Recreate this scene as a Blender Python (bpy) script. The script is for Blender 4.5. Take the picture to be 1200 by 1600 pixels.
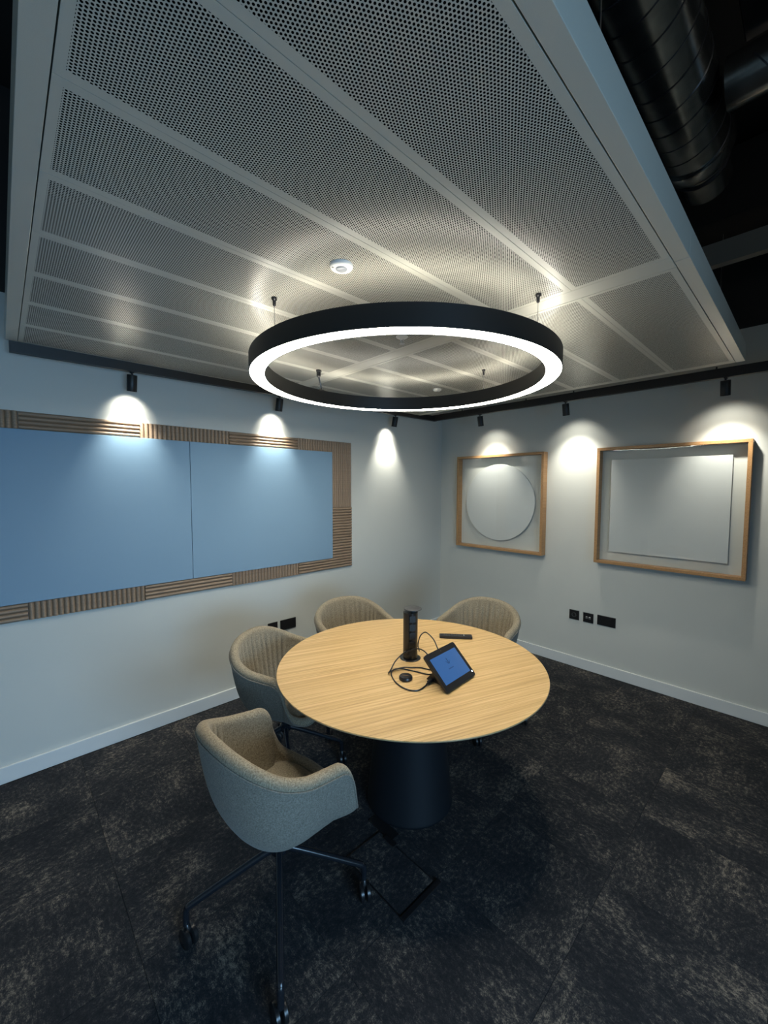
import bpy, bmesh, math, random
from math import pi, sin, cos, radians, sqrt
from mathutils import Vector, Matrix
random.seed(7)
S = bpy.context.scene
for o in list(bpy.data.objects): bpy.data.objects.remove(o, do_unlink=True)
COL = S.collection

# ------------------------------------------------------------------ camera
AZ, PITCH, ROLL = 0.8128, -0.0613, 0.0018
CAM = Vector((-3.7925, -3.0221, 1.65))
F = Vector((cos(AZ)*cos(PITCH), sin(AZ)*cos(PITCH), sin(PITCH)))
r0 = Vector((sin(AZ), -cos(AZ), 0)); u0 = r0.cross(F)
RT = r0*cos(ROLL) + u0*sin(ROLL); UP = -r0*sin(ROLL) + u0*cos(ROLL)
cd = bpy.data.cameras.new('camera'); cam = bpy.data.objects.new('camera', cd); COL.objects.link(cam)
cam.matrix_world = Matrix(((RT.x, UP.x, -F.x, CAM.x), (RT.y, UP.y, -F.y, CAM.y), (RT.z, UP.z, -F.z, CAM.z), (0, 0, 0, 1)))
cd.sensor_fit = 'HORIZONTAL'; cd.sensor_width = 36; cd.lens = 633.387/1200*36; cd.clip_start = .02
S.camera = cam

# ------------------------------------------------------------------ world, light, exposure
w = bpy.data.worlds.new('world'); S.world = w; w.use_nodes = True
w.node_tree.nodes['Background'].inputs[0].default_value = (.35, .6, 1, 1)
w.node_tree.nodes['Background'].inputs[1].default_value = .25
S.view_settings.view_transform = 'Standard'; S.view_settings.look = 'None'
S.view_settings.exposure = .62; S.view_settings.gamma = 1; S.view_settings.use_curve_mapping = False
RING_EMIT = 26.0
RING_UP = 9.0
SPOT_W = 3.0
SPOT_CORE = 22.0
SPOT_COL = (1, .95, .83)
RING_COL = (1, .95, .82)
DAY_W = 42.0
al = bpy.data.lights.new('window_daylight', 'AREA'); al.shape = 'RECTANGLE'; al.size = 1.9; al.size_y = 1.1
al.energy = DAY_W; al.color = (.36, .66, 1)
alo = bpy.data.objects.new('window_daylight', al); COL.objects.link(alo)
alo.location = (-3.75, -5.3, 1.15); alo.rotation_euler = (radians(72), 0, radians(6)); al.spread = radians(135)     # shines towards +y through the window

bl = bpy.data.lights.new('duct_fill_light', 'AREA'); bl.shape = 'RECTANGLE'; bl.size = 1.2; bl.size_y = .12; bl.energy = 8; bl.color = (1, .96, .84)
blo = bpy.data.objects.new('duct_fill_light', bl); COL.objects.link(blo)
blo.location = (-2.9, -4.5, 2.75); blo.rotation_euler = (radians(180), 0, 0)    # unseen uplight, added to give the duct a neutral highlight

# ------------------------------------------------------------------ node helpers
def mat(name):
    m = bpy.data.materials.new(name); m.use_nodes = True
    nt = m.node_tree; b = nt.nodes['Principled BSDF']
    return m, nt, b
def nd(nt, t, **k):
    n = nt.nodes.new(t)
    for a, v in k.items(): setattr(n, a, v)
    return n
def math_(nt, op, a, b=None, c=None):
    n = nd(nt, 'ShaderNodeMath', operation=op)
    for i, v in enumerate((a, b, c)):
        if v is None: continue
        if isinstance(v, (int, float)): n.inputs[i].default_value = v
        else: nt.links.new(v, n.inputs[i])
    return n.outputs[0]
def plain(name, col, rough=.5, metal=0., spec=.5, emit=None, es=0):
    m, nt, b = mat(name)
    b.inputs['Base Color'].default_value = (*col, 1); b.inputs['Roughness'].default_value = rough
    b.inputs['Metallic'].default_value = metal; b.inputs['Specular IOR Level'].default_value = spec
    if emit:
        b.inputs['Emission Color'].default_value = (*emit, 1); b.inputs['Emission Strength'].default_value = es
    return m
def ramp(nt, fac, stops):
    r = nd(nt, 'ShaderNodeValToRGB'); cr = r.color_ramp
    while len(cr.elements) < len(stops): cr.elements.new(.5)
    for e, (p, c) in zip(cr.elements, stops): e.position = p; e.color = (*c, 1)
    nt.links.new(fac, r.inputs[0]); return r.outputs[0]
def noise(nt, vec, scale, detail=3, rough=.5, w=None):
    n = nd(nt, 'ShaderNodeTexNoise'); n.inputs['Scale'].default_value = scale
    n.inputs['Detail'].default_value = detail; n.inputs['Roughness'].default_value = rough
    nt.links.new(vec, n.inputs['Vector']); return n.outputs['Fac']
def coords(nt, scale=(1, 1, 1), kind='Object', loc=None):
    tc = nd(nt, 'ShaderNodeTexCoord'); mp = nd(nt, 'ShaderNodeMapping')
    mp.inputs['Scale'].default_value = scale
    nt.links.new(tc.outputs[kind], mp.inputs['Vector'])
    if loc is not None: nt.links.new(loc, mp.inputs['Location'])
    return mp.outputs[0]
def bump(nt, b, h, strength, dist):
    n = nd(nt, 'ShaderNodeBump'); n.inputs['Strength'].default_value = strength; n.inputs['Distance'].default_value = dist
    nt.links.new(h, n.inputs['Height']); nt.links.new(n.outputs[0], b.inputs['Normal'])

# ------------------------------------------------------------------ materials
def m_paint(name, col, rough=.75):
    m, nt, b = mat(name); v = coords(nt)
    f = noise(nt, v, 900, 2); c = ramp(nt, f, [(.3, tuple(x*.95 for x in col)), (.7, tuple(min(1, x*1.04) for x in col))])
    nt.links.new(c, b.inputs['Base Color']); b.inputs['Roughness'].default_value = rough
    bump(nt, b, noise(nt, v, 700, 2), .06, .001); return m
M_WALL = m_paint('wall_paint', (.53, .55, .52))
M_DARKWALL = m_paint('dark_paint', (.012, .012, .012))
M_SLAB = m_paint('slab_paint', (.007, .007, .007))
M_BEAM = m_paint('beam_paint', (.20, .20, .185))
M_BASEB = plain('baseboard_gloss', (.62, .65, .65), .35)
M_RAFT = m_paint('raft_powdercoat', (.52, .505, .44), .34)
M_BLACK = plain('black_powdercoat', (.012, .012, .012), .45)
M_BLACKP = plain('black_plastic', (.012, .012, .013), .3)
M_GLOSSBLACK = plain('black_gloss_tube', (.012, .014, .018), .22)
M_CAPGREY = plain('tower_cap', (.035, .037, .04), .5)
M_GREYP = plain('grey_plastic', (.10, .105, .11), .35)
M_STEEL = plain('steel', (.45, .45, .45), .3, 1.)
M_DSTEEL = plain('dark_steel', (.05, .05, .055), .35, .8)
M_WHITEP = plain('white_plastic', (.75, .74, .70), .35)
M_LENS = plain('sensor_lens', (.35, .36, .38), .15)
M_DIFF = plain('ring_diffuser', (.9, .9, .9), .5, emit=RING_COL, es=RING_EMIT)
M_DIFFUP = plain('ring_uplight_diffuser', (.9, .9, .9), .5, emit=RING_COL, es=RING_UP)
M_SPOTLENS = plain('spot_lens', (.9, .9, .9), .5, emit=SPOT_COL, es=4)
M_GOLD = plain('bronze_mark', (.55, .30, .12), .35, .6)
M_TABLEBASE = plain('base_blue_black', (.006, .008, .011), .6, spec=.22)
M_DUCTSTEEL = None
def m_perf():
    m, nt, b = mat('perforated_metal'); p = .0075
    tc = nd(nt, 'ShaderNodeTexCoord'); sp = nd(nt, 'ShaderNodeSeparateXYZ'); nt.links.new(tc.outputs['Object'], sp.inputs[0])
    X, Y = sp.outputs[0], sp.outputs[1]; A = p*sqrt(3)
    def cell(off):
        u = math_(nt, 'SUBTRACT', math_(nt, 'FRACT', math_(nt, 'ADD', math_(nt, 'DIVIDE', X, A), off)), .5)
        v = math_(nt, 'SUBTRACT', math_(nt, 'FRACT', math_(nt, 'ADD', math_(nt, 'DIVIDE', Y, p), off)), .5)
        return math_(nt, 'ADD', math_(nt, 'POWER', math_(nt, 'MULTIPLY', u, A), 2), math_(nt, 'POWER', math_(nt, 'MULTIPLY', v, p), 2))
    d = math_(nt, 'MINIMUM', cell(0.), cell(.5))
    h = math_(nt, 'LESS_THAN', d, .00245**2)
    mx = nd(nt, 'ShaderNodeMix', data_type='RGBA'); nt.links.new(h, mx.inputs[0])
    mx.inputs[6].default_value = (.52, .505, .44, 1); mx.inputs[7].default_value = (.004, .004, .004, 1)
    nt.links.new(mx.outputs[2], b.inputs['Base Color'])
    b.inputs['Roughness'].default_value = .29
    nt.links.new(math_(nt, 'MULTIPLY', math_(nt, 'SUBTRACT', 1, h), .5), b.inputs['Specular IOR Level'])
    return m
M_PERF = m_perf()
def m_carpet():
    m, nt, b = mat('mottled_carpet')
    oi = nd(nt, 'ShaderNodeObjectInfo'); cx = nd(nt, 'ShaderNodeCombineXYZ')
    nt.links.new(math_(nt, 'MULTIPLY', oi.outputs['Random'], 37.), cx.inputs[0]); nt.links.new(math_(nt, 'MULTIPLY', oi.outputs['Random'], 91.), cx.inputs[1])
    v = coords(nt, (1, 1.4, 1), 'Object', cx.outputs[0]); v2 = coords(nt, (1, 1.35, 1), 'Object', cx.outputs[0])
    big = noise(nt, v, 3.6, 5, .62); mid = noise(nt, v2, 42, 6, .78); fine = noise(nt, v2, 190, 3, .85)
    t = math_(nt, 'ADD', math_(nt, 'MULTIPLY', big, .50), math_(nt, 'ADD', math_(nt, 'MULTIPLY', mid, .80), math_(nt, 'MULTIPLY', fine, .45)))
    mr = nd(nt, 'ShaderNodeMapRange'); nt.links.new(t, mr.inputs[0]); mr.inputs[1].default_value = .67; mr.inputs[2].default_value = 1.12
    c = ramp(nt, mr.outputs[0], [(.0, (.012, .014, .018)), (.40, (.024, .026, .030)), (.58, (.046, .046, .048)), (.74, (.15, .132, .110)), (1, (.30, .26, .21))])
    nt.links.new(c, b.inputs['Base Color']); b.inputs['Roughness'].default_value = .95; b.inputs['Specular IOR Level'].default_value = .15
    bump(nt, b, noise(nt, coords(nt), 500, 2), .5, .003); return m
M_CARPET = m_carpet()
def m_fabric(name, c1, c2, sc=260, b_=.25):
    m, nt, b = mat(name); v = coords(nt)
    f = noise(nt, v, sc, 4, .8); c = ramp(nt, f, [(.36, c1), (.64, c2)])
    nt.links.new(c, b.inputs['Base Color']); b.inputs['Roughness'].default_value = .95; b.inputs['Specular IOR Level'].default_value = .15
    b.inputs['Sheen Weight'].default_value = .12
    bump(nt, b, noise(nt, v, sc*2.2, 2), b_, .002); return m
M_FAB = m_fabric('chair_wool', (.15, .122, .082), (.37, .315, .225), 190)
M_FABO = m_fabric('chair_wool_outer', (.125, .114, .094), (.275, .254, .208), 190)
M_FELT = m_fabric('blue_felt', (.165, .275, .385), (.215, .335, .45), 500, .08)
def m_oak(name, c1, c2, c3, rot=0., sc=1., rough=.4):
    m, nt, b = mat(name)
    tc = nd(nt, 'ShaderNodeTexCoord'); mp = nd(nt, 'ShaderNodeMapping'); mp.inputs['Rotation'].default_value = (0, 0, rot)
    nt.links.new(tc.outputs['Object'], mp.inputs[0])
    mp2 = nd(nt, 'ShaderNodeMapping'); mp2.inputs['Scale'].default_value = (.8*sc, 62*sc, 62*sc); nt.links.new(mp.outputs[0], mp2.inputs[0])
    mp3 = nd(nt, 'ShaderNodeMapping'); mp3.inputs['Scale'].default_value = (3.5*sc, 240*sc, 240*sc); nt.links.new(mp.outputs[0], mp3.inputs[0])
    f = math_(nt, 'ADD', math_(nt, 'MULTIPLY', noise(nt, mp2.outputs[0], 1.2, 5, .65), .65), math_(nt, 'MULTIPLY', noise(nt, mp3.outputs[0], 1.2, 4, .7), .35))
    c = ramp(nt, f, [(.33, c1), (.5, c2), (.66, c3)])
    nt.links.new(c, b.inputs['Base Color']); b.inputs['Roughness'].default_value = rough
    bump(nt, b, f, .08, .001); return m
M_OAKTOP = m_oak('oak_veneer', (.36, .215, .082), (.59, .385, .165), (.77, .55, .285), radians(20), 1.)
M_OAKFR = m_oak('oak_rail', (.25, .13, .05), (.37, .205, .085), (.46, .275, .13), 0, 1.5)
M_SLAT = m_oak('slat_wood', (.185, .128, .085), (.245, .175, .118), (.30, .22, .155), 0, 2., .55)
M_EDGE = plain('table_edge', (.30, .25, .16), .5)
def m_glass():
    m = bpy.data.materials.new('frame_glass'); m.use_nodes = True; nt = m.node_tree; nt.nodes.clear()
    o = nd(nt, 'ShaderNodeOutputMaterial'); mx = nd(nt, 'ShaderNodeMixShader'); fr = nd(nt, 'ShaderNodeFresnel'); fr.inputs[0].default_value = 1.5
    t = nd(nt, 'ShaderNodeBsdfTransparent'); g = nd(nt, 'ShaderNodeBsdfGlossy'); g.inputs['Roughness'].default_value = .0
    t.inputs[0].default_value = (.985, .99, .99, 1)
    ge = nd(nt, 'ShaderNodeNewGeometry'); ff = math_(nt, 'MULTIPLY', fr.outputs[0], math_(nt, 'SUBTRACT', 1, ge.outputs['Backfacing']))
    nt.links.new(ff, mx.inputs[0]); nt.links.new(t.outputs[0], mx.inputs[1]); nt.links.new(g.outputs[0], mx.inputs[2]); nt.links.new(mx.outputs[0], o.inputs[0])
    return m
M_GLASS = m_glass()
M_ARTCARD = m_paint('art_panel', (.53, .555, .545), .8)
M_SCREEN = plain('tablet_screen', (.01, .02, .04), .15, emit=(.022, .070, .19), es=1.0)
M_SCRMARK = plain('screen_mark', (.01, .02, .04), .2, emit=(.007, .025, .075), es=1.0)
M_STATUS = plain('status_light', (.8, .85, 1), .3, emit=(.75, .85, 1), es=1.0)
def m_duct():
    m, nt, b = mat('galvanised_duct'); v = coords(nt)
    c = ramp(nt, noise(nt, v, 14, 4, .6), [(.3, (.20, .20, .19)), (.7, (.32, .32, .30))])
    nt.links.new(c, b.inputs['Base Color']); b.inputs['Metallic'].default_value = .95; b.inputs['Roughness'].default_value = .24; return m
M_DUCT = m_duct()

# ------------------------------------------------------------------ mesh helpers
def obj(name, bm, m, parent=None, smooth=False, loc=None, norm=True):
    if norm: bmesh.ops.recalc_face_normals(bm, faces=bm.faces)
    me = bpy.data.meshes.new(name); bm.to_mesh(me); bm.free()
    for mm in (m if isinstance(m, (list, tuple)) else [m]): me.materials.append(mm)
    if smooth:
        for p in me.polygons: p.use_smooth = True
        if smooth != 'all':
            me.set_sharp_from_angle(angle=radians(40))
    o = bpy.data.objects.new(name, me); COL.objects.link(o)
    if parent: o.parent = parent
    if loc is not None: o.location = loc
    return o
def thing(name, label, cat, loc=(0, 0, 0), rz=0, group=None):
    o = bpy.data.objects.new(name, None); COL.objects.link(o); o.empty_display_size = .05
    o.location = loc; o.rotation_euler = (0, 0, rz); o['label'] = label; o['category'] = cat
    if group: o['group'] = group
    return o
def tag(o, label, cat, group=None):
    o['label'] = label; o['category'] = cat
    if group: o['group'] = group
    return o
def struct(name, bm, m, **k):
    o = obj(name, bm, m, **k); o['kind'] = 'structure'; return o
def box(bm, x0, x1, y0, y1, z0, z1, mi=0, bev=0):
    vs = [bm.verts.new((x, y, z)) for x in (x0, x1) for y in (y0, y1) for z in (z0, z1)]
    fs = [bm.faces.new([vs[i] for i in f]) for f in ((0, 1, 3, 2), (4, 6, 7, 5), (0, 4, 5, 1), (2, 3, 7, 6), (0, 2, 6, 4), (1, 5, 7, 3))]
    for f in fs: f.material_index = mi
    if bev:
        es = {e for f in fs for e in f.edges}
        bmesh.ops.bevel(bm, geom=list(es), offset=bev, segments=2, affect='EDGES', profile=.5)
    return fs
def B(*a, **k):
    bm = bmesh.new(); box(bm, *a, **k); return bm
def lathe(bm, prof, n=48, c=(0, 0), mi=0, cap=True):
    rings = []
    for r, z in prof:
        rings.append([bm.verts.new((c[0]+r*cos(2*pi*i/n), c[1]+r*sin(2*pi*i/n), z)) for i in range(n)])
    for a, b in zip(rings, rings[1:]):
        for i in range(n):
            f = bm.faces.new((a[i], a[(i+1) % n], b[(i+1) % n], b[i])); f.material_index = mi
    if cap:
        for r in (rings[0], rings[-1]):
            f = bm.faces.new(r); f.material_index = mi
    return rings
def LA(prof, n=48, c=(0, 0), cap=True):
    bm = bmesh.new(); lathe(bm, prof, n, c, cap=cap); return bm
def tube(bm, pts, rad, n=10, cap=True, closed=False):
    pts = [Vector(p) for p in pts]; N = len(pts); rings = []
    rr = rad if isinstance(rad, (list, tuple)) else [rad]*N
    up = None
    for i, p in enumerate(pts):
        if closed: t = (pts[(i+1) % N]-pts[i-1]).normalized()
        else: t = (pts[min(i+1, N-1)]-pts[max(i-1, 0)]).normalized()
        if up is None:
            up = Vector((0, 0, 1)) if abs(t.z) < .9 else Vector((1, 0, 0))
        a = t.cross(up).normalized(); b = a.cross(t).normalized(); up = b
        rings.append([bm.verts.new(p+(a*cos(2*pi*k/n)+b*sin(2*pi*k/n))*rr[i]) for k in range(n)])
    pr = list(zip(rings, rings[1:])) + ([(rings[-1], rings[0])] if closed else [])
    for a, b in pr:
        for k in range(n): bm.faces.new((a[k], a[(k+1) % n], b[(k+1) % n], b[k]))
    if cap and not closed: bm.faces.new(rings[0]); bm.faces.new(rings[-1])
def TU(pts, rad, n=10, **k):
    bm = bmesh.new(); tube(bm, pts, rad, n, **k); return bm
def spline(P, n=10, closed=False):
    P = [Vector(p) for p in P]; out = []; N = len(P)
    for i in range(N if closed else N-1):
        if closed: a, b, c, d = P[i-1], P[i], P[(i+1) % N], P[(i+2) % N]
        else: a, b, c, d = P[max(i-1, 0)], P[i], P[i+1], P[min(i+2, N-1)]
        for k in range(n):
            t = k/n
            out.append(.5*((2*b)+(-a+c)*t+(2*a-5*b+4*c-d)*t*t+(-a+3*b-3*c+d)*t**3))
    if not closed: out.append(P[-1])
    return out
def copy_tree(o, parent=None):
    c = o.copy(); COL.objects.link(c); c.parent = parent
    for ch in list(o.children): copy_tree(ch, c)
    return c

# ------------------------------------------------------------------ the room
XL, YB, ZC = -5.4, -5.1, 3.75
struct('wall_left', B(XL, .12, 0, .12, 0, 2.685), M_WALL)
struct('wall_right', B(0, .12, YB, -.0005, 0, 2.752), M_WALL)
struct('trim_1', B(XL, .12, 0, .12, 2.685, ZC), M_DARKWALL)          # dark zone of the left wall above the paint
struct('trim_2', B(0, .12, YB, -.0005, 2.752, ZC), M_DARKWALL)
bm = bmesh.new(); box(bm, XL-.12, XL, YB, .12, 0, ZC); struct('wall_side', bm, M_WALL)
bm = bmesh.new()
WX0, WX1, WZ0, WZ1 = -4.8, -2.7, .45, 1.8
box(bm, XL-.12, .12, YB-.12, YB, 0, WZ0); box(bm, XL-.12, .12, YB-.12, YB, WZ1, ZC)
box(bm, XL-.12, WX0, YB-.12, YB, WZ0, WZ1); box(bm, WX1, .12, YB-.12, YB, WZ0, WZ1); struct('wall_back', bm, M_WALL)
wf = struct('window_1', B(WX0, WX1, YB-.08, YB-.04, WZ0, WZ0+.04), M_BLACK)
for nm, a in (('window_frame', (WX0, WX0+.04, YB-.08, YB-.04, WZ0, WZ1)), ('window_frame', (WX1-.04, WX1, YB-.08, YB-.04, WZ0, WZ1)),
              ('window_frame', (WX0, WX1, YB-.08, YB-.04, WZ1-.04, WZ1)), ('window_mullion', (-3.77, -3.73, YB-.08, YB-.04, WZ0, WZ1))):
    obj(nm, B(*a), M_BLACK, wf)
struct('ceiling', B(XL-.12, .12, YB-.12, .12, ZC, ZC+.1), M_SLAB)
BBH = .0964
struct('baseboard_left', B(XL, -.016, -.016, -.0003, 0.004, BBH, bev=.002), M_BASEB)
struct('baseboard_right', B(-.016, -.0003, YB, -.0163, 0.004, BBH, bev=.002), M_BASEB)
floor = struct('floor', B(XL, 0, YB, 0, -.08, -.004), M_SLAB)
# carpet tiles: half-metre squares, each a part of the floor
T = .5
tb = bmesh.new(); box(tb, -T/2+.0006, T/2-.0006, -T/2+.0006, T/2-.0006, -.0035, .0, bev=.0008)
tile0 = None
nx, ny = 11, 11
for i in range(nx):
    for j in range(ny):
        cx, cy = -.05-T*(i+.5)+.05, -.16-T*(j+.5)+T*.32
        x0, x1, y0, y1 = cx-T/2, cx+T/2, cy-T/2, cy+T/2
        if x0 < XL-.2 or y0 < YB-.2: continue
        if y1 > 0:
            bm = B(-T/2+.0006, T/2-.0006, -T/2+.0006, -cy-.0005, -.0035, 0, bev=.0008)
            o = obj('carpet_tile', bm, M_CARPET, floor, loc=(cx, cy, 0)); continue
        if tile0 is None: o = tile0 = obj('carpet_tile', tb, M_CARPET, floor)
        else: o = tile0.copy(); COL.objects.link(o)
        o.location = (cx, cy, 0)
        o.rotation_euler = (0, 0, (pi/2 if (i+j) % 2 else 0) + (pi if random.random() < .5 else 0))

# exposed services above the raft
bm = bmesh.new(); box(bm, -.50, -.44, YB, 0, 3.035, 3.17); struct('trim_3', bm, M_BEAM)
bm = bmesh.new(); box(bm, -.50, -.10, YB, 0, 3.30, 3.70); struct('trim_4', bm, M_SLAB)
def spiral_duct(name, label, p0, p1, r, pitch, collar_end=True):
    p0, p1 = Vector(p0), Vector(p1); L = (p1-p0).length; d = (p1-p0).normalized()
    t = thing(name, label, 'duct', p0); t.rotation_euler = d.to_track_quat('Z', 'Y').to_euler()
    obj('duct_body', LA([(r, 0), (r, L)], 64, cap=False), M_DUCT, t, smooth='all')
    n = int(L/pitch); pts = []
    for k in range(n*24+1):
        a = 2*pi*k/24; pts.append((r*cos(a), r*sin(a), pitch*k/24))
    obj('spiral_seam', TU(pts, .0035, 4), M_DSTEEL, t, smooth=True)
    upl = d.to_track_quat('Z', 'Y').inverted() @ Vector((0, 0, 1))
    for s_ in (.25, .75):
        obj('hanger_rod', TU([upl*r+Vector((0, 0, L*s_)), upl*(ZC-p0.z)+Vector((0, 0, L*s_))], .004, 6), M_DSTEEL, t)
    if collar_end:
        obj('end_collar', LA([(r-.004, L-.05), (r+.012, L-.05), (r+.016, L-.02), (r+.012, L+.02), (r-.03, L+.06), (r-.03, L+.30), (r-.04, L+.30)], 64, cap=False), M_DUCT, t, smooth=True)
        for s in (.07, .12): obj('clamp_band', LA([(r-.03, L+s), (r-.02, L+s+.004), (r-.02, L+s+.012), (r-.03, L+s+.016)], 64, cap=False), M_DSTEEL, t, smooth=True)
    return t
spiral_duct('spiral_duct', 'large round galvanised spiral duct running above the ceiling panel edge', (-3.8, -2.55, 3.30), (-1.25, -2.55, 3.30), .14, .115)
spiral_duct('branch_duct', 'smaller shiny round branch duct joining the large duct at right angles', (-1.62, -4.9, 3.25), (-1.62, -2.715, 3.25), .09, .35, False)
t = thing('plenum_box', 'small grey insulated box above the branch duct in the top right corner', 'box', (-1.70, -2.80, 3.40))
obj('box_body', B(-.09, .09, -.03, .03, 0, .3495, bev=.006), M_BEAM, t)
obj('box_flange', B(-.10, .10, -.04, .04, -.012, 0, bev=.004), M_DSTEEL, t)
t = thing('cable_tray', 'dark metal cable tray above the left edge of ceiling panel', 'tray', (-4.1, -2.5, 3.1))
obj('tray_side', B(-.15, -.145, -2.5, 2.45, 0, .07), M_DSTEEL, t); obj('tray_side', B(.145, .15, -2.5, 2.45, 0, .07), M_DSTEEL, t)
bm = bmesh.new()
for k in range(16): box(bm, -.145, .145, -2.4+k*.31, -2.37+k*.31, .0, .012)
o = obj('tray_rung', bm, M_DSTEEL, t); o['kind'] = 'stuff'

# ------------------------------------------------------------------ ceiling raft
RZ = 2.40
RX0, RX1, RY0, RY1 = -3.741, -.555, -2.712, -.150
raft = thing('ceiling_raft', 'large suspended white ceiling panel of perforated metal planks over the table', 'ceiling panel', (0, 0, RZ))
def rbox(name, a, m=M_RAFT, bev=.0015): return obj(name, B(*a, bev=bev), m, raft)
HB = .10
PX0, PX1, BX0, BX1 = -3.694, -.600, -2.172, -2.086
PY0 = -2.668
rbox('border_strip', (RX0, RX1, RY0+.0, PY0-.0015, 0, HB) if 0 else (RX0, -2.1305, RY0, PY0-.002, 0, HB))
rbox('border_strip', (-2.1275, RX1, RY0, PY0-.002, 0, HB))
rbox('border_strip', (RX0, PX0-.0015, PY0-.001, RY1, 0, HB))
rbox('border_strip', (PX1+.0015, RX1, PY0-.001, RY1, 0, HB))
rbox('border_strip', (PX0, PX1, -.1535, RY1, 0, HB), bev=.0005)
rbox('cross_band', (BX0+.001, BX1-.001, PY0, -.155, 0.0, .03))
bk = rbox('backing_pan', (RX0+.01, RX1-.01, RY0+.01, RY1-.01, HB-.02, HB+.01), M_BLACK)
pitch = (2.668-.1535)/8
for side, (a, b) in enumerate(((PX0, BX0), (BX1, PX1))):
    L = b-a
    for k in range(8):
        y0 = PY0+k*pitch+.0008; y1 = PY0+(k+1)*pitch-.0008
        bm = bmesh.new(); e = .018; ey = .021
        # tray with a perforated field and a plain margin
        def q(x0, x1, yy0, yy1, mi):
            f = bm.faces.new([bm.verts.new(c) for c in ((x0, yy0, 0), (x1, yy0, 0), (x1, yy1, 0), (x0, yy1, 0))]); f.material_index = mi
        xa, xb = a+.001, b-.001
        q(xa+e, xb-e, y0+ey, y1-ey, 1); q(xa, xb, y0, y0+ey, 0); q(xa, xb, y1-ey, y1, 0); q(xa, xa+e, y0+ey, y1-ey, 0); q(xb-e, xb, y0+ey, y1-ey, 0)
        # upstands
        for (x0, x1, yy0, yy1) in ((xa, xb, y0, y0), (xa, xb, y1, y1), (xa, xa, y0, y1), (xb, xb, y0, y1)):
            bm.faces.new([bm.verts.new(c) for c in ((x0, yy0, 0), (x1, yy1, 0), (x1, yy1, .03), (x0, yy0, .03))])
        obj('perforated_plank', bm, [M_RAFT, M_PERF], raft, norm=False)
for x, y, zt in ((-2.93, -2.705, .70), (-3.6, -.2, ZC-RZ), (-1.0, -.2, ZC-RZ)):
    obj('suspension_wire', TU([(x, y, HB), (x, y, zt)], .0015, 6), M_STEEL, raft)

# devices in the raft
def disc_device(name, label, cat, x, y, r, h, lens):
    t = thing(name, label, cat, (x, y, RZ))
    obj('housing', LA([(r, 0), (r, -h*.4), (r*.93, -h*.8), (r*.8, -h), (r*.05, -h)], 40), M_WHITEP, t, smooth=True)
    obj('lens', LA([(r*lens, -h*.95), (r*lens*.92, -h*1.15), (r*lens*.7, -h*1.35), (r*lens*.3, -h*1.5), (r*.02, -h*1.52)], 32), M_LENS, t, smooth=True)
    return t
t = disc_device('motion_sensor', 'round white motion sensor set in the ceiling panel in front of the ring lamp', 'sensor', -2.92, -1.888, .040, .012, .5)
obj('indicator_slot', B(-.032, -.026, .008, .012, -.0128, -.012), M_GREYP, t)
t = thing('sprinkler_head', 'small sprinkler head on a white rose seen through the ring lamp', 'sprinkler', (-2.303, -1.577, RZ))
obj('rose', LA([(.03, 0), (.03, -.003), (.022, -.008), (.008, -.009)], 32), M_WHITEP, t, smooth=True)
obj('frame_arm', TU([(.008, 0, -.008), (.011, 0, -.02), (.002, 0, -.034)], .0018, 6), M_STEEL, t)
obj('frame_arm', TU([(-.008, 0, -.008), (-.011, 0, -.02), (-.002, 0, -.034)], .0018, 6), M_STEEL, t)
obj('deflector', LA([(.012, -.034), (.013, -.035), (.012, -.036)], 24), M_STEEL, t)
t = thing('smoke_detector', 'tiny white detector on the ceiling panel near the far corner', 'detector', (-1.328, -1.008, RZ))
obj('housing', LA([(.032, 0), (.032, -.008), (.024, -.016), (.002, -.018)], 32), M_WHITEP, t, smooth=True)
obj('indicator', LA([(.005, -.017), (.005, -.019)], 12), M_LENS, t)

# ------------------------------------------------------------------ ring lamp
RC = (-2.243, -1.527); ZB, HR = 2.185, .083
ring = thing('ring_pendant', 'large black ring pendant lamp with glowing white underside above the table', 'lamp', (RC[0], RC[1], ZB))
def annulus(prof, n=160):
    bm = bmesh.new(); rg = []
    for r, z in prof: rg.append([bm.verts.new((r*cos(2*pi*i/n), r*sin(2*pi*i/n), z)) for i in range(n)])
    for a, b in zip(rg, rg[1:]+rg[:1]):
        for i in range(n): bm.faces.new((a[i], a[(i+1) % n], b[(i+1) % n], b[i]))
    return bm
RO, RI = .763, .690
obj('ring_housing', annulus([(RO, 0), (RO, HR-.002), (RO-.002, HR), (RO-.004, HR-.006), (RI+.004, HR-.006), (RI+.002, HR), (RI, HR-.002), (RI, 0), (RI+.003, 0), (RI+.003, .010), (RO-.003, .010), (RO-.003, 0)]), M_BLACK, ring, smooth=True)
obj('diffuser', annulus([(RI+.0035, .002), (RO-.0035, .002), (RO-.0035, .009), (RI+.0035, .009)]), M_DIFF, ring)
obj('uplight_strip', annulus([(RI+.018, HR-.0055), (RO-.018, HR-.0055), (RO-.018, HR-.003), (RI+.018, HR-.003)]), M_DIFFUP, ring)
RW = .727
for k, (wx, wy) in enumerate(((-2.955, -1.517), (-2.242, -2.264), (-1.529, -1.541), (-2.261, -.78))):
    a = math.atan2(wy-RC[1], wx-RC[0]); x, y = RW*cos(a), RW*sin(a); top = RZ-ZB
    wr = obj('suspension_wire', TU([(x, y, HR), (x, y, top)], .0011, 6), M_STEEL, ring)
    obj('wire_gripper', LA([(.004, HR), (.004, HR+.014), (.002, HR+.018)], 12, (x, y)), M_BLACK, wr)
    obj('ceiling_gripper', LA([(.003, top-.034), (.0065, top-.030), (.0065, top-.012), (.011, top-.008), (.011, top)], 12, (x, y)), M_DSTEEL, wr, smooth=True)
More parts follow.
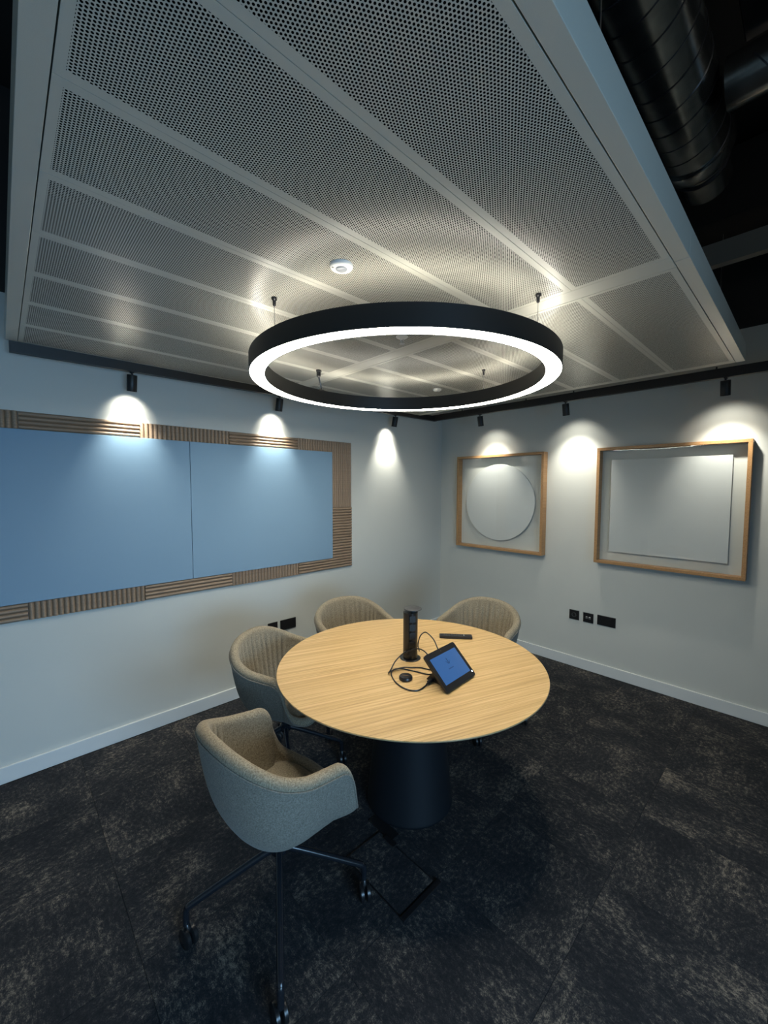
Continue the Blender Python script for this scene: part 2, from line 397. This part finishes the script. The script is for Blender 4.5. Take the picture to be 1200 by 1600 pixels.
a = math.atan2(-.78-RC[1], -2.261-RC[0]); x, y = RW*cos(a), RW*sin(a); top = RZ-ZB
pc = obj('power_cord', TU(spline([(x+.012, y+.004, HR), (x+.010, y+.004, HR+.03), (x-.006, y, top-.055), (x-.012, y-.002, top-.02)], 6), .005, 8), M_BLACKP, ring, smooth=True)
obj('cord_connector', LA([(.008, top-.045), (.014, top-.04), (.014, top-.012), (.017, top-.01), (.017, top)], 16, (x-.012, y-.002)), M_BLACKP, pc, smooth=True)
obj('cord_entry', B(x-.006, x+.028, y-.008, y+.014, HR, HR+.012, bev=.002), M_BLACKP, pc)

# ------------------------------------------------------------------ lighting track and spots
trk = thing('lighting_track', 'black suspended lighting track following both walls below the ceiling panel', 'lighting track')
def track_z(x): return 2.370 - .026*(-x-.3)/3.4
bm = bmesh.new(); ty0, ty1, H = -.155, -.120, .062
vs = []
for x in (-3.728, -.2825):
    z = track_z(x); vs.append([bm.verts.new(c) for c in ((x, ty0, z), (x, ty1, z), (x, ty1, z+H-.008), (x, ty0, z+H-.008))])
for i in range(4): bm.faces.new((vs[0][i], vs[0][(i+1) % 4], vs[1][(i+1) % 4], vs[1][i]))
bm.faces.new(vs[0]); bm.faces.new(vs[1])
obj('left_rail', bm, M_BLACK, trk)
obj('right_rail', B(-.3175, -.2825, -4.6, -.1205, 2.372, 2.434, bev=.001), M_BLACK, trk)
for y in (-1.2, -1.62, -2.545, -3.6, -.5):
    obj('rail_wire', TU([(-.30, y, 2.434), (-.30, y, ZC)], .0012, 6), M_STEEL, trk)
    obj('rail_clip', LA([(.005, 2.434), (.005, 2.450)], 10, (-.30, y)), M_BLACK, trk)
def make_spot():
    t = thing('spotlight', '', 'spotlight')
    obj('track_adapter', B(-.02, .02, -.009, .009, -.006, .004, bev=.001), M_BLACK, t)
    obj('stem', LA([(.006, -.022), (.006, -.004)], 12), M_BLACK, t)
    # body hangs from a pivot and leans towards local +x
    tl = radians(13); R = Matrix.Rotation(-tl, 4, 'Y')
    def leaning(prof, n=32):
        bm = LA(prof, n); bmesh.ops.transform(bm, matrix=Matrix.Translation((0, 0, -.016)) @ R, verts=bm.verts); return bm
    obj('body', leaning([(.004, 0), (.026, -.002), (.0275, -.004), (.0275, -.098), (.0265, -.1), (.0225, -.1), (.0225, -.092), (.002, -.092)]), M_BLACK, t, smooth=True)
    obj('lens', leaning([(.0215, -.0915), (.0215, -.0925), (.001, -.0925)]), M_SPOTLENS, t)
    return t
sp0 = make_spot()
SPL = bpy.data.lights.new('spot_beam', 'SPOT'); SPL.energy = SPOT_W; SPL.color = SPOT_COL
SPL.spot_size = radians(96); SPL.spot_blend = .8; SPL.shadow_soft_size = .018
SPC = bpy.data.lights.new('spot_core', 'SPOT'); SPC.energy = SPOT_CORE; SPC.color = SPOT_COL
SPC.spot_size = radians(76); SPC.spot_blend = 1.0; SPC.shadow_soft_size = .018
SPOTS = [((-3.178, -.1375), 90, 'spotlight nearest the left end of track, above the blue pinboard'),
         ((-2.180, -.1375), 90, 'spotlight half hidden by ring lamp, above the right end of pinboard'),
         ((-.905, -.1375), 90, 'left-wall spotlight closest to the room corner, right of the pinboard'),
         ((-.30, -.716), 0, 'right-wall spotlight above the frame with the round panel'),
         ((-.30, -1.555), 0, 'spotlight above the bare wall between the two wooden frames'),
         ((-.30, -2.595), 0, 'rightmost spotlight, above the frame with the rectangular panel')]
for i, ((x, y), rz, lab) in enumerate(SPOTS):
    o = sp0 if i == 0 else copy_tree(sp0)
    z = track_z(x) if rz else 2.372
    o.location = (x, y, z); o.rotation_euler = (0, 0, radians(rz)); o['label'] = lab; o['group'] = 'spotlights on the track'
    l = bpy.data.objects.new('spot_beam', SPL); COL.objects.link(l)
    dx, dy = (0, 1) if rz else (1, 0)
    l.location = (x+dx*.024, y+dy*.024, z-.122)
    aim = Vector((dx, dy, -1.0 if rz else -.95)).normalized()
    l.rotation_euler = (-aim).to_track_quat('Z', 'Y').to_euler()
    c = bpy.data.objects.new('spot_core', SPC); COL.objects.link(c); c.location = l.location
    tl_ = .35 if rz else .55
    aim = Vector((dx*tl_, dy*tl_, -1.0)).normalized(); c.rotation_euler = (-aim).to_track_quat('Z', 'Y').to_euler()

# ------------------------------------------------------------------ pinboard on the left wall
pb = thing('pinboard', 'long blue felt pinboard framed by ribbed wooden tiles on the left wall', 'pinboard')
Z0, Z1, z0, z1 = .898, 2.062, .9975, 1.966
XR, xr = -1.371, -1.597
MOD = .5832
def felt(x0, x1):
    return obj('felt_panel', B(x0+.0015, x1-.0015, -.024, -.001, z0+.0015, z1-.0015, bev=.002), M_FELT, pb)
felt(-2.819, xr); felt(-4.041, -2.819); felt(-5.263, -4.041)
def rib_tile(x0, x1, za, zb, vertical):
    """ribs run vertically (vertical=True) or along the wall"""
    bm = bmesh.new(); span = (x1-x0) if vertical else (zb-za); n = max(2, round(span/.0262)); K = 8
    prof = []
    for i in range(n):
        for k in range(K+1):
            s = (i+k/K)/n*span
            if k == K and i < n-1: continue
            prof.append((s, .010+.012*abs(sin(pi*k/K))**.7))
    A = []; 
    for s, d in prof:
        if vertical: A.append((bm.verts.new((x0+s, -d, za)), bm.verts.new((x0+s, -d, zb)), bm.verts.new((x0+s, -.0005, za)), bm.verts.new((x0+s, -.0005, zb))))
        else: A.append((bm.verts.new((x0, -d, za+s)), bm.verts.new((x1, -d, za+s)), bm.verts.new((x0, -.0005, za+s)), bm.verts.new((x1, -.0005, za+s))))
    for p, q_ in zip(A, A[1:]):
        bm.faces.new((p[0], p[1], q_[1], q_[0])); bm.faces.new((p[0], q_[0], q_[2], p[2])); bm.faces.new((p[1], p[3], q_[3], q_[1])); bm.faces.new((p[2], q_[2], q_[3], p[3]))
    for p in (A[0], A[-1]): bm.faces.new((p[0], p[1], p[3], p[2]))
    return obj('slat_tile', bm, M_SLAT, pb)
g = .0008
for k in range(7):
    a = XR-MOD*(k+1); b = XR-MOD*k
    # top row: vertical ribs at the corner tile, then alternating
    if k == 0: rib_tile(a+g, xr-g, z1, Z1, True)
    else: rib_tile(a+g, b-g, z1, Z1, k % 2 == 0)
    rib_tile(a+g, b-g, Z0, z0, k % 2 == 1)
rib_tile(xr, XR-g, 1.4625, Z1, True); rib_tile(xr, XR-g, z0, 1.4615, False)

# ------------------------------------------------------------------ picture frames on the right wall
def frame(name, label, y0, y1, za, zb, kind):
    t = thing(name, label, 'picture frame', (0, (y0+y1)/2, (za+zb)/2), 0, 'wooden shadow box frames on the right wall')
    W, H_ = (y1-y0)/2, (zb-za)/2; D, r = .08, .024
    obj('frame_rail', B(-D, -.001, -W, W, H_-r, H_, bev=.0015), M_OAKFR, t)
    obj('frame_rail', B(-D, -.001, -W, W, -H_, -H_+r, bev=.0015), M_OAKFR, t)
    for s in (-1, 1):
        a, b = sorted((s*W, s*(W-r))); obj('frame_rail', B(-D, -.001, a, b, -H_+r+.0005, H_-r-.0005, bev=.0015), M_OAKFR, t)
    obj('backboard', B(-.009, -.001, -W+r, W-r, -H_+r, H_-r), M_WALL, t)
    obj('glass_pane', B(-.0705, -.068, -W+r+.0005, W-r-.0005, -H_+r+.0005, H_-r-.0005), M_GLASS, t)
    if kind == 'disc':
        bm = LA([(.396, -.006), (.396, .004), (.394, .006)], 96)
        bmesh.ops.transform(bm, matrix=Matrix.Translation((-.03, 0, 0)) @ Matrix.Rotation(-pi/2, 4, 'Y'), verts=bm.verts)
        obj('round_panel', bm, M_ARTCARD, t, smooth=True); obj('panel_spacer', B(-.026, -.009, -.15, .15, -.15, .15), M_ARTCARD, t)
    else:
        obj('square_panel', B(-.036, -.026, -.39, .39, -.388, .388, bev=.001), M_ARTCARD, t); obj('panel_spacer', B(-.026, -.009, -.2, .2, -.2, .2), M_ARTCARD, t)
    return t
frame('picture_frame', 'square wooden frame with a raised round panel, nearer the room corner', -1.277, -.282, 1.0, 1.985, 'disc')
frame('picture_frame', 'wooden frame with a raised square panel on the right wall, farther from corner', -2.730, -1.742, 1.004, 1.985, 'rect')

# ------------------------------------------------------------------ sockets
def plate(label, wall, a, z, wd, kind):
    if wall == 'R': t = thing('socket_plate', label, 'socket', (0, a, z), -pi/2, 'black wall plates')
    else: t = thing('socket_plate', label, 'socket', (a, 0, z), 0, 'black wall plates')
    # local: face looks to -y, width along x
    obj('faceplate', B(-wd/2, wd/2, -.009, -.0005, -.043, .043, bev=.0015), M_BLACKP, t)
    if kind == 'socket':
        for cx in ((-.036, .036) if wd > .1 else (0,)):
            bm = bmesh.new(); box(bm, cx-.003, cx+.003, -.0095, -.009, .008, .018); box(bm, cx-.014, cx-.006, -.0095, -.009, -.012, -.008); box(bm, cx+.006, cx+.014, -.0095, -.009, -.012, -.008)
            obj('pin_holes', bm, M_DSTEEL, t)
            obj('rocker_switch', B(cx-.006, cx+.006, -.011, -.009, .022, .034, bev=.001), M_BLACK, t)
    if kind == 'data':
        for cx in (-.013, .013):
            o = obj('data_port', B(cx-.009, cx+.009, -.0095, -.009, -.010, .010), M_GREYP, t)
            obj('port_shutter', B(cx-.007, cx+.007, -.0098, -.0095, .006, .010), M_WHITEP, o)
    if kind == 'ring':
        bm = bmesh.new(); pts = [(.018*cos(k*pi/12), -.0095, .018*sin(k*pi/12)) for k in range(24)]; tube(bm, pts, .0015, 6, closed=True)
        obj('outlet_ring', bm, M_GREYP, t)
plate('single black wall plate left of the data plate', 'R', -1.566, .484, .086, 'ring')
plate('single black data plate with two pale ports under the right wall frames', 'R', -1.689, .483, .086, 'data')
plate('wide black double plate, rightmost on the right wall', 'R', -1.838, .487, .146, 'socket')
plate('wide black double plate on the left wall behind the chairs', 'L', -2.057, .488, .146, 'socket')
plate('small black plate on left wall half hidden behind a chair back', 'L', -2.20, .488, .086, 'socket')

# ------------------------------------------------------------------ table
TC = (-2.262, -1.608); TR = .680
tbl = thing('meeting_table', 'round oak-topped meeting table on a black cone base', 'table', (TC[0], TC[1], 0))
obj('tabletop', LA([(TR-.030, .720), (TR-.003, .7345), (TR-.0005, .7365), (TR, .738), (TR-.001, .740)], 160), M_OAKTOP, tbl, smooth=True)
obj('edge_band', LA([(TR-.031, .7185), (TR-.002, .7335), (TR+.0005, .7345), (TR+.0005, .7362), (TR-.004, .7362), (TR-.033, .722)], 160, cap=False), M_EDGE, tbl, smooth=True)
obj('pedestal', LA([(.222, .0), (.226, .006), (.226, .014), (.223, .02), (.152, .700), (.152, .706)], 96), M_TABLEBASE, tbl, smooth=True)
obj('mounting_plate', LA([(.30, .706), (.30, .7195)], 64), M_BLACK, tbl)

# pop-up power tower
PT = (-2.235, -1.583)
tw = thing('power_tower', 'black pop-up power socket column with round cap rising from the table', 'socket tower', (PT[0], PT[1], .740))
obj('grommet_ring', LA([(.056, 0), (.056, .002), (.053, .004), (.040, .0045)], 48), M_BLACKP, tw, smooth=True)
bm = bmesh.new(); n = 48; ring_ = []
for z in (.0045, .250):
    rr = []
    for i in range(n):
        a = 2*pi*i/n; r = .0385
        if -2.55 < math.atan2(sin(a), cos(a)) < -2.25: r = .033     # groove
        rr.append(bm.verts.new((r*cos(a), r*sin(a), z)))
    ring_.append(rr)
for i in range(n): bm.faces.new((ring_[0][i], ring_[0][(i+1) % n], ring_[1][(i+1) % n], ring_[1][i]))
bm.faces.new(ring_[0]); bm.faces.new(ring_[1])
obj('column', bm, M_BLACKP, tw, smooth=True)
o = obj('cap', LA([(.012, .250), (.012, .262), (.044, .264), (.0475, .266), (.047, .269), (.044, .2705)], 48, (.009, -.008)), M_CAPGREY, tw, smooth=True)
ang = math.atan2(CAM.y-PT[1], CAM.x-PT[0])+.30
for k, z in enumerate((.04, .085, .13, .175, .22)):
    bm = bmesh.new(); box(bm, .0365, .0395, -.017, .017, z-.017, z+.017, bev=.001)
    so = obj('socket_insert', bm, M_BLACK, tw); so.rotation_euler = (0, 0, ang)
    bm = bmesh.new(); box(bm, .0395, .0400, -.002, .002, z+.004, z+.010); box(bm, .0395, .0400, -.010, -.005, z-.006, z-.003); box(bm, .0395, .0400, .005, .010, z-.006, z-.003)
    obj('pin_holes', bm, M_BLACK, so)
pl = obj('plug', B(.0400, .062, -.012, .012, .030, .052, bev=.003), M_BLACKP, tw); pl.rotation_euler = (0, 0, ang-.75)

# tablet console on the table
A_, B_, C_, D_ = Vector((-2.381, -1.831, .863)), Vector((-2.142, -1.820, .863)), Vector((-2.186, -1.939, .7455)), Vector((-2.436, -1.962, .7455))
cx = ((B_-A_)+(C_-D_)).normalized(); cyv = ((A_-D_)+(B_-C_)); cyv = (cyv-cx*cyv.dot(cx)).normalized(); cz = cx.cross(cyv)
org = (A_+B_+C_+D_)/4 + Vector((0, 0, .009))
TWd, THt = .243, .183
mat_t = Matrix(((cx.x, cyv.x, cz.x, org.x), (cx.y, cyv.y, cz.y, org.y), (cx.z, cyv.z, cz.z, org.z), (0, 0, 0, 1)))
tab = thing('tablet_console', 'black tablet conference console with a lit blue screen leaning on the table', 'tablet'); tab.matrix_world = mat_t
def rounded_slab(w_, h_, r, z0_, z1_):
    bm = bmesh.new(); lo, hi = [], []
    for cx_, cy_, a0 in ((w_/2-r, h_/2-r, 0), (-w_/2+r, h_/2-r, 90), (-w_/2+r, -h_/2+r, 180), (w_/2-r, -h_/2+r, 270)):
        for k in range(7):
            a = radians(a0+15*k); lo.append(bm.verts.new((cx_+r*cos(a), cy_+r*sin(a), z0_))); hi.append(bm.verts.new((cx_+r*cos(a), cy_+r*sin(a), z1_)))
    N = len(lo)
    for i in range(N): bm.faces.new((lo[i], lo[(i+1) % N], hi[(i+1) % N], hi[i]))
    bm.faces.new(lo); bm.faces.new(hi); return bm
obj('tablet_body', rounded_slab(TWd, THt, .013, -.012, 0), M_BLACKP, tab, smooth=True)
sc = obj('screen', rounded_slab(.205, .128, .001, 0, .0006), M_SCREEN, tab)
# faint dark emblem and caption on the screen
bm = bmesh.new()
def poly(bm, pts, z=.0008):
    bm.faces.new([bm.verts.new((x, y, z)) for x, y in pts])
poly(bm, [(-.002, .010), (.002, .010), (.003, .034), (0, .042), (-.003, .034)])
poly(bm, [(-.003, .010), (-.006, .012), (-.015, .026), (-.014, .028), (-.004, .017)])
poly(bm, [(.003, .010), (.006, .012), (.015, .026), (.014, .028), (.004, .017)])
obj('screen_emblem', bm, M_SCRMARK, sc)
bm = bmesh.new(); x = -.024
for wd in (.006, .003, .005, .007, .003, .006, .005, .004): 
    poly(bm, [(x, -.012), (x+wd-.001, -.012), (x+wd-.001, -.008), (x, -.008)]); x += wd
obj('screen_caption', bm, M_SCRMARK, sc)
obj('status_light', LA([(.0042, .0), (.0042, .0008)], 20, (.111, -.070)), M_STATUS, tab)
obj('camera_dot', LA([(.0025, .0), (.0025, .0006)], 14, (0, .078)), M_GREYP, tab)
bm = bmesh.new()   # wedge stand behind, in world coordinates turned into the tablet's own
iv = mat_t.inverted()
def W(v): return iv @ Vector(v)
p0 = org-cz*.012
q0 = [p0-cx*.07-cyv*.02, p0+cx*.07-cyv*.02, p0+cx*.07+cyv*.02, p0-cx*.07+cyv*.02]
fb = org-cz*.012
ft = [Vector((fb.x+a*cx.x-b*cz.x, fb.y+a*cx.y-b*cz.y, .7405)) for a, b in ((-.07, -.06), (.07, -.06), (.07, .05), (-.07, .05))]
ft = [Vector((p.x, p.y, .7405)) for p in (fb-cx*.07+Vector((0, -.02, 0)), fb+cx*.07+Vector((0, -.02, 0)), fb+cx*.07+Vector((0, .085, 0)), fb-cx*.07+Vector((0, .085, 0)))]
top_ = [bm.verts.new(W(v)) for v in q0]; bot_ = [bm.verts.new(W(v)) for v in ft]
for i in range(4): bm.faces.new((top_[i], top_[(i+1) % 4], bot_[(i+1) % 4], bot_[i]))
bm.faces.new(top_); bm.faces.new(bot_)
obj('stand_wedge', bm, M_BLACKP, tab)

# puck, remote
pk = thing('microphone_puck', 'small round black puck with a thin bronze line beside the cable loop', 'microphone', (-2.430, -1.735, .740))
obj('puck_body', LA([(.029, 0), (.032, .003), (.032, .014), (.029, .018), (.002, .0185)], 48), M_BLACKP, pk, smooth=True)
bm = B(-.018, .018, -.0008, .0008, .0186, .0190); o = obj('marking_line', bm, M_GOLD, pk); o.rotation_euler = (0, 0, -1.0)
rp0, rp1 = Vector((-1.888, -1.502)), Vector((-1.760, -1.650)); d = rp1-rp0
rm = thing('remote_control', 'slim black remote control lying near the far edge of the table', 'remote control', ((rp0.x+rp1.x)/2, (rp0.y+rp1.y)/2, .740), math.atan2(d.y, d.x))
Lr = d.length
obj('remote_body', B(-Lr/2, Lr/2, -.021, .021, .0, .018, bev=.004), M_BLACKP, rm)
for k in range(9):
    for s in (-.010, 0, .010):
        xk = -Lr/2+.03+k*.0145
        obj('button', LA([(.0033, .018), (.0030, .0192)], 10, (xk, s)), M_GREYP if k < 8 else M_LENS, rm)

# cables on the table
ZT = .7440
def cable(name, label, pts, r=.0033):
    return tag(obj(name, TU(spline(pts, 10), r, 8), M_BLACKP, smooth=True), label, 'cable', 'black cables looped on the table')
cable('tablet_cable', 'black cable arching from the power tower down behind the tablet',
      [(-2.196, -1.612, .775), (-2.162, -1.573, .79), (-2.150, -1.578, .835), (-2.110, -1.575, .845), (-2.105, -1.600, .84), (-2.120, -1.650, .825), (-2.165, -1.715, .805), (-2.20, -1.77, .785)])
cable('looped_cable', 'long black cable looping around the puck and rising in front of tower',
      [(-2.235, -1.73, .775), (-2.238, -1.688, .805), (-2.262, -1.663, .82), (-2.305, -1.650, .82), (-2.353, -1.643, .815), (-2.405, -1.640, .79), (-2.455, -1.655, .762), (-2.449, -1.636, ZT),
       (-2.425, -1.632, ZT), (-2.398, -1.637, ZT+.004), (-2.371, -1.654, ZT+.003), (-2.353, -1.688, ZT), (-2.337, -1.731, ZT), (-2.322, -1.776, ZT), (-2.29, -1.80, ZT)])
cable('coiled_cable', 'black cable curling round the front of the puck to the tablet plug',
      [(-2.27, -1.765, ZT), (-2.282, -1.734, ZT), (-2.293, -1.705, ZT), (-2.319, -1.679, ZT), (-2.355, -1.657, ZT+.005), (-2.395, -1.645, ZT+.006), (-2.427, -1.642, ZT+.006), (-2.451, -1.659, ZT), (-2.483, -1.71, ZT), (-2.5, -1.758, ZT), (-2.503, -1.799, ZT),
       (-2.496, -1.828, ZT), (-2.476, -1.848, ZT), (-2.444, -1.851, ZT), (-2.396, -1.842, ZT+.002), (-2.360, -1.836, .752)])
t = thing('cable_plug', 'short black cable connector tucked behind the lower left tablet edge', 'plug', (-2.375, -1.838, .7405), radians(12))
obj('plug_body', B(-.020, .045, -.007, .007, .0, .016, bev=.003), M_BLACKP, t)
obj('strain_relief', TU([(-.020, 0, .008), (-.034, 0, .008)], [.005, .0035], 10), M_BLACKP, t)

# ------------------------------------------------------------------ floor box
fb = thing('floor_box', 'carpet-topped floor box with a metal hinge bar beside the table base', 'floor box', (-2.640, -1.835, 0))
obj('lid_frame', B(-.105, .105, -.175, .170, .0, .003, bev=.001), M_DSTEEL, fb)
obj('carpet_insert', B(-.099, .099, -.168, .163, .003, .006, bev=.001), M_CARPET, fb)
obj('hinge_bar', B(-.108, .118, -.200, -.176, .0, .010, bev=.003), M_DSTEEL, fb)
obj('latch', B(.085, .112, .055, .125, .003, .010, bev=.002), M_BLACKP, fb)
obj('cable_flap', B(.106, .16, .09, .25, .0, .004, bev=.001), M_BLACKP, fb)

# ------------------------------------------------------------------ chairs
HALF = [(.265, 0, .450), (.262, .12, .450), (.240, .205, .455), (.192, .262, .488), (.162, .288, .552), (.138, .297, .630), (.098, .301, .672), (.03, .302, .684),
        (-.07, .300, .700), (-.16, .276, .730), (-.228, .215, .764), (-.268, .120, .788), (-.280, 0, .796)]
def rim_curve(N=320):
    global HALF
    HALF = [(x*.925, y*.925, z*1.035) for x, y, z in HALF]
    full = HALF + [(x, -y, z) for x, y, z in HALF[-2:0:-1]]
    c = spline(full, 24, closed=True)
    # resample by arc length
    L = [0]
    for i in range(1, len(c)+1): L.append(L[-1]+(c[i % len(c)]-c[i-1]).length)
    out = []; j = 0
    for k in range(N):
        s = L[-1]*k/N
        while L[j+1] < s: j += 1
        t_ = (s-L[j])/(L[j+1]-L[j]); out.append(c[j].lerp(c[(j+1) % len(c)], t_))
    return out, L[-1]
def make_chair():
    rim, LEN = rim_curve(); N = len(rim)
    root = thing('tub_chair', '', 'chair')
    ZB_ = .400; TH = .024
    inw = [Vector((-p.x-.0, -p.y, 0)).normalized() for p in rim]
    # blend the inward direction with the local plan normal so the arms keep an even thickness
    for i in range(N):
        tg = rim[(i+1) % N]-rim[i-1]; nv = Vector((-tg.y, tg.x, 0))
        if nv.length > 1e-6:
            nv.normalize()
            if nv.dot(inw[i]) < 0: nv = -nv
            inw[i] = (inw[i]*.35+nv*.65).normalized()
    def grid(rings, m, name, parent, close_first=None, close_last=None):
        bm = bmesh.new(); V = [[bm.verts.new(p) for p in r] for r in rings]
        for a, b in zip(V, V[1:]):
            for i in range(N): bm.faces.new((a[i], a[(i+1) % N], b[(i+1) % N], b[i]))
        if close_first is not None:
            c = bm.verts.new(close_first)
            for i in range(N): bm.faces.new((c, V[0][(i+1) % N], V[0][i]))
        if close_last is not None:
            c = bm.verts.new(close_last)
            for i in range(N): bm.faces.new((c, V[-1][i], V[-1][(i+1) % N]))
        return obj(name, bm, m, parent, smooth='all')
    # outer shell, from underneath up to just below the rim
    rings = []
    K = 16
    for k in range(K+1):
        a = (pi/2)*(1-k/K)*.965
        fz = sin(a)**(2/3.6); fx = cos(a)**(2/3.6)*(1-.17*fz)
        r_ = []
        for p in rim:
            e_ = 2/(2.1+1.5*max(0, min(1, (p.z-.47)/.22)))           # rounder bottom under the arms and back, flatter under the seat lip
            fz = sin(a)**e_; fx = cos(a)**e_*(1-.17*fz)
            r_.append(Vector((p.x*fx*(.985+.015*k/K)+.01*(1-fx), p.y*fx, (p.z-.034)*(1-fz)+ZB_*fz)))
        rings.append(r_)
    shell = grid(rings, M_FABO, 'outer_shell', root, close_first=Vector((.01, 0, ZB_)))
    top = rings[-1]
    pp = [top[i]-inw[i]*.001+Vector((0, 0, .002)) for i in range(N)]
    obj('piping', TU(pp[::2], .0032, 6, closed=True), M_FABO, shell, smooth=True)
    # rim roll and inner wall, with upright pleats on the back
    rings = [[top[i]+inw[i]*.002+Vector((0, 0, .003)) for i in range(N)]]
    for k in range(9):
        a = pi-(pi)*k/8
        rings.append([Vector((rim[i].x, rim[i].y, rim[i].z-.026))+inw[i]*(TH*1.0+TH*cos(a)-.001)+Vector((0, 0, .026*sin(a))) for i in range(N)])
    SEAT = .466
    KI = 16; inner_end = []
    for k in range(1, KI+1):
        f = k/KI; ring_r = []
        for i in range(N):
            p = rim[i]; topz = p.z-.026; botz = min(SEAT-.012, p.z-.027)
            z = topz+(botz-topz)*f
            hgt = max(0., p.z-.475)
            off = TH*2-.001 + hgt*.14*f**1.3
            s = abs(i/N-.5)*LEN                    # arc distance from the middle of the back
            wdw = max(0., min(1., (.34-s)/.04))*min(1., f/.22)*min(1., (1.02-f)/.12)
            ph = s/.048
            pl_ = abs(sin(pi*ph))**.45
            off += wdw*.024*(pl_-.65)
            if f > .9: off += (f-.9)*.06
            ring_r.append(Vector((p.x, p.y, z))+inw[i]*off)
        rings.append(ring_r)
    grid(rings, M_FAB, 'inner_padding', root)
    # seat cushion
    edge = [v.copy() for v in rings[-1]]
    rs = []
    cen = Vector((.0, 0, SEAT+.006))
    for f, dz in ((1.0, -.001), (.985, .002), (.95, .005), (.85, .009), (.65, .011), (.4, .012), (.15, .012)):
        r_ = []
        for v in edge:
            q_ = cen+(v-cen)*f; front = max(0, (q_.x-.13)/.09)
            q_.z = SEAT-.008+dz-.018*front**2*(1 if f > .3 else 0); r_.append(q_)
        rs.append(r_)
    grid(rs, M_FAB, 'seat_cushion', root, close_last=Vector((0, 0, SEAT+.004)))
    # swivel base
    obj('seat_plate', LA([(.085, .384), (.085, .400)], 32), M_BLACK, root)
    hub = obj('swivel_column', LA([(.024, .268), (.030, .274), (.030, .304), (.022, .310), (.020, .386)], 24), M_GLOSSBLACK, root, smooth=True)
    for k in range(4):
        a = radians(-32.4+90*k); c, s = cos(a), sin(a)
        pts = spline([(.016*c, .016*s, .290), (.10*c, .10*s, .250), (.300*c, .300*s, .146), (.323*c, .323*s, .131), (.328*c, .328*s, .112), (.328*c, .328*s, .070)], 5)
        lg = obj('leg', TU(pts, [.0140-.0025*min(1, i/12) for i in range(len(pts))], 12), M_GLOSSBLACK, root, smooth=True)
        cb = a+radians(60+70*k); ox, oy = .014*cos(cb), .014*sin(cb); nxv = Vector((-sin(cb), cos(cb), 0))
        ctr = Vector((.328*c+ox, .328*s+oy, .034))
        bm = bmesh.new()
        for sgn in (-1, 1):
            bw = LA([(.010, 0), (.030, .001), (.034, .004), (.034, .015), (.030, .018), (.004, .018)], 28)
            Mx = Matrix.Translation(ctr+nxv*(.003*sgn)) @ (nxv*sgn).to_track_quat('Z', 'Y').to_matrix().to_4x4()
            bmesh.ops.transform(bw, matrix=Mx, verts=bw.verts); me = bpy.data.meshes.new('tmp'); bw.to_mesh(me); bm.from_mesh(me); bw.free(); bpy.data.meshes.remove(me)
        obj('castor', bm, M_BLACKP, lg, smooth=True)
        hd = TU([(.328*c, .328*s, .074), (.328*c+ox*.6, .328*s+oy*.6, .062), (ctr.x, ctr.y, .034)], [.010, .011, .006], 10)
        obj('castor_fork', hd, M_BLACKP, lg, smooth=True)
    return root
ch0 = make_chair()
CH = [((-3.078, -1.692), 3.8, 'taupe wool tub chair nearest the camera, side turned to view'),
      ((-2.667, -1.02), -58, 'tub chair left of the table, beside the blue pinboard wall'),
      ((-1.995, -.84), -104, 'tub chair behind the table on the left of the power tower'),
      ((-1.384, -1.434), 188, 'tub chair behind the table on the right, near the remote control')]
for i, ((x, y), rz, lab) in enumerate(CH):
    o = ch0 if i == 0 else copy_tree(ch0)
    o.location = (x, y, 0); o.rotation_euler = (0, 0, radians(rz)); o['label'] = lab; o['group'] = 'tub chairs around the meeting table'
    for ch in o.children:
        if ch.name.startswith('leg'): ch.rotation_euler = (0, 0, radians((61.4, 67., 16.4, 36.7)[i]-rz+32.4))   # the swivel base stands at its own angle
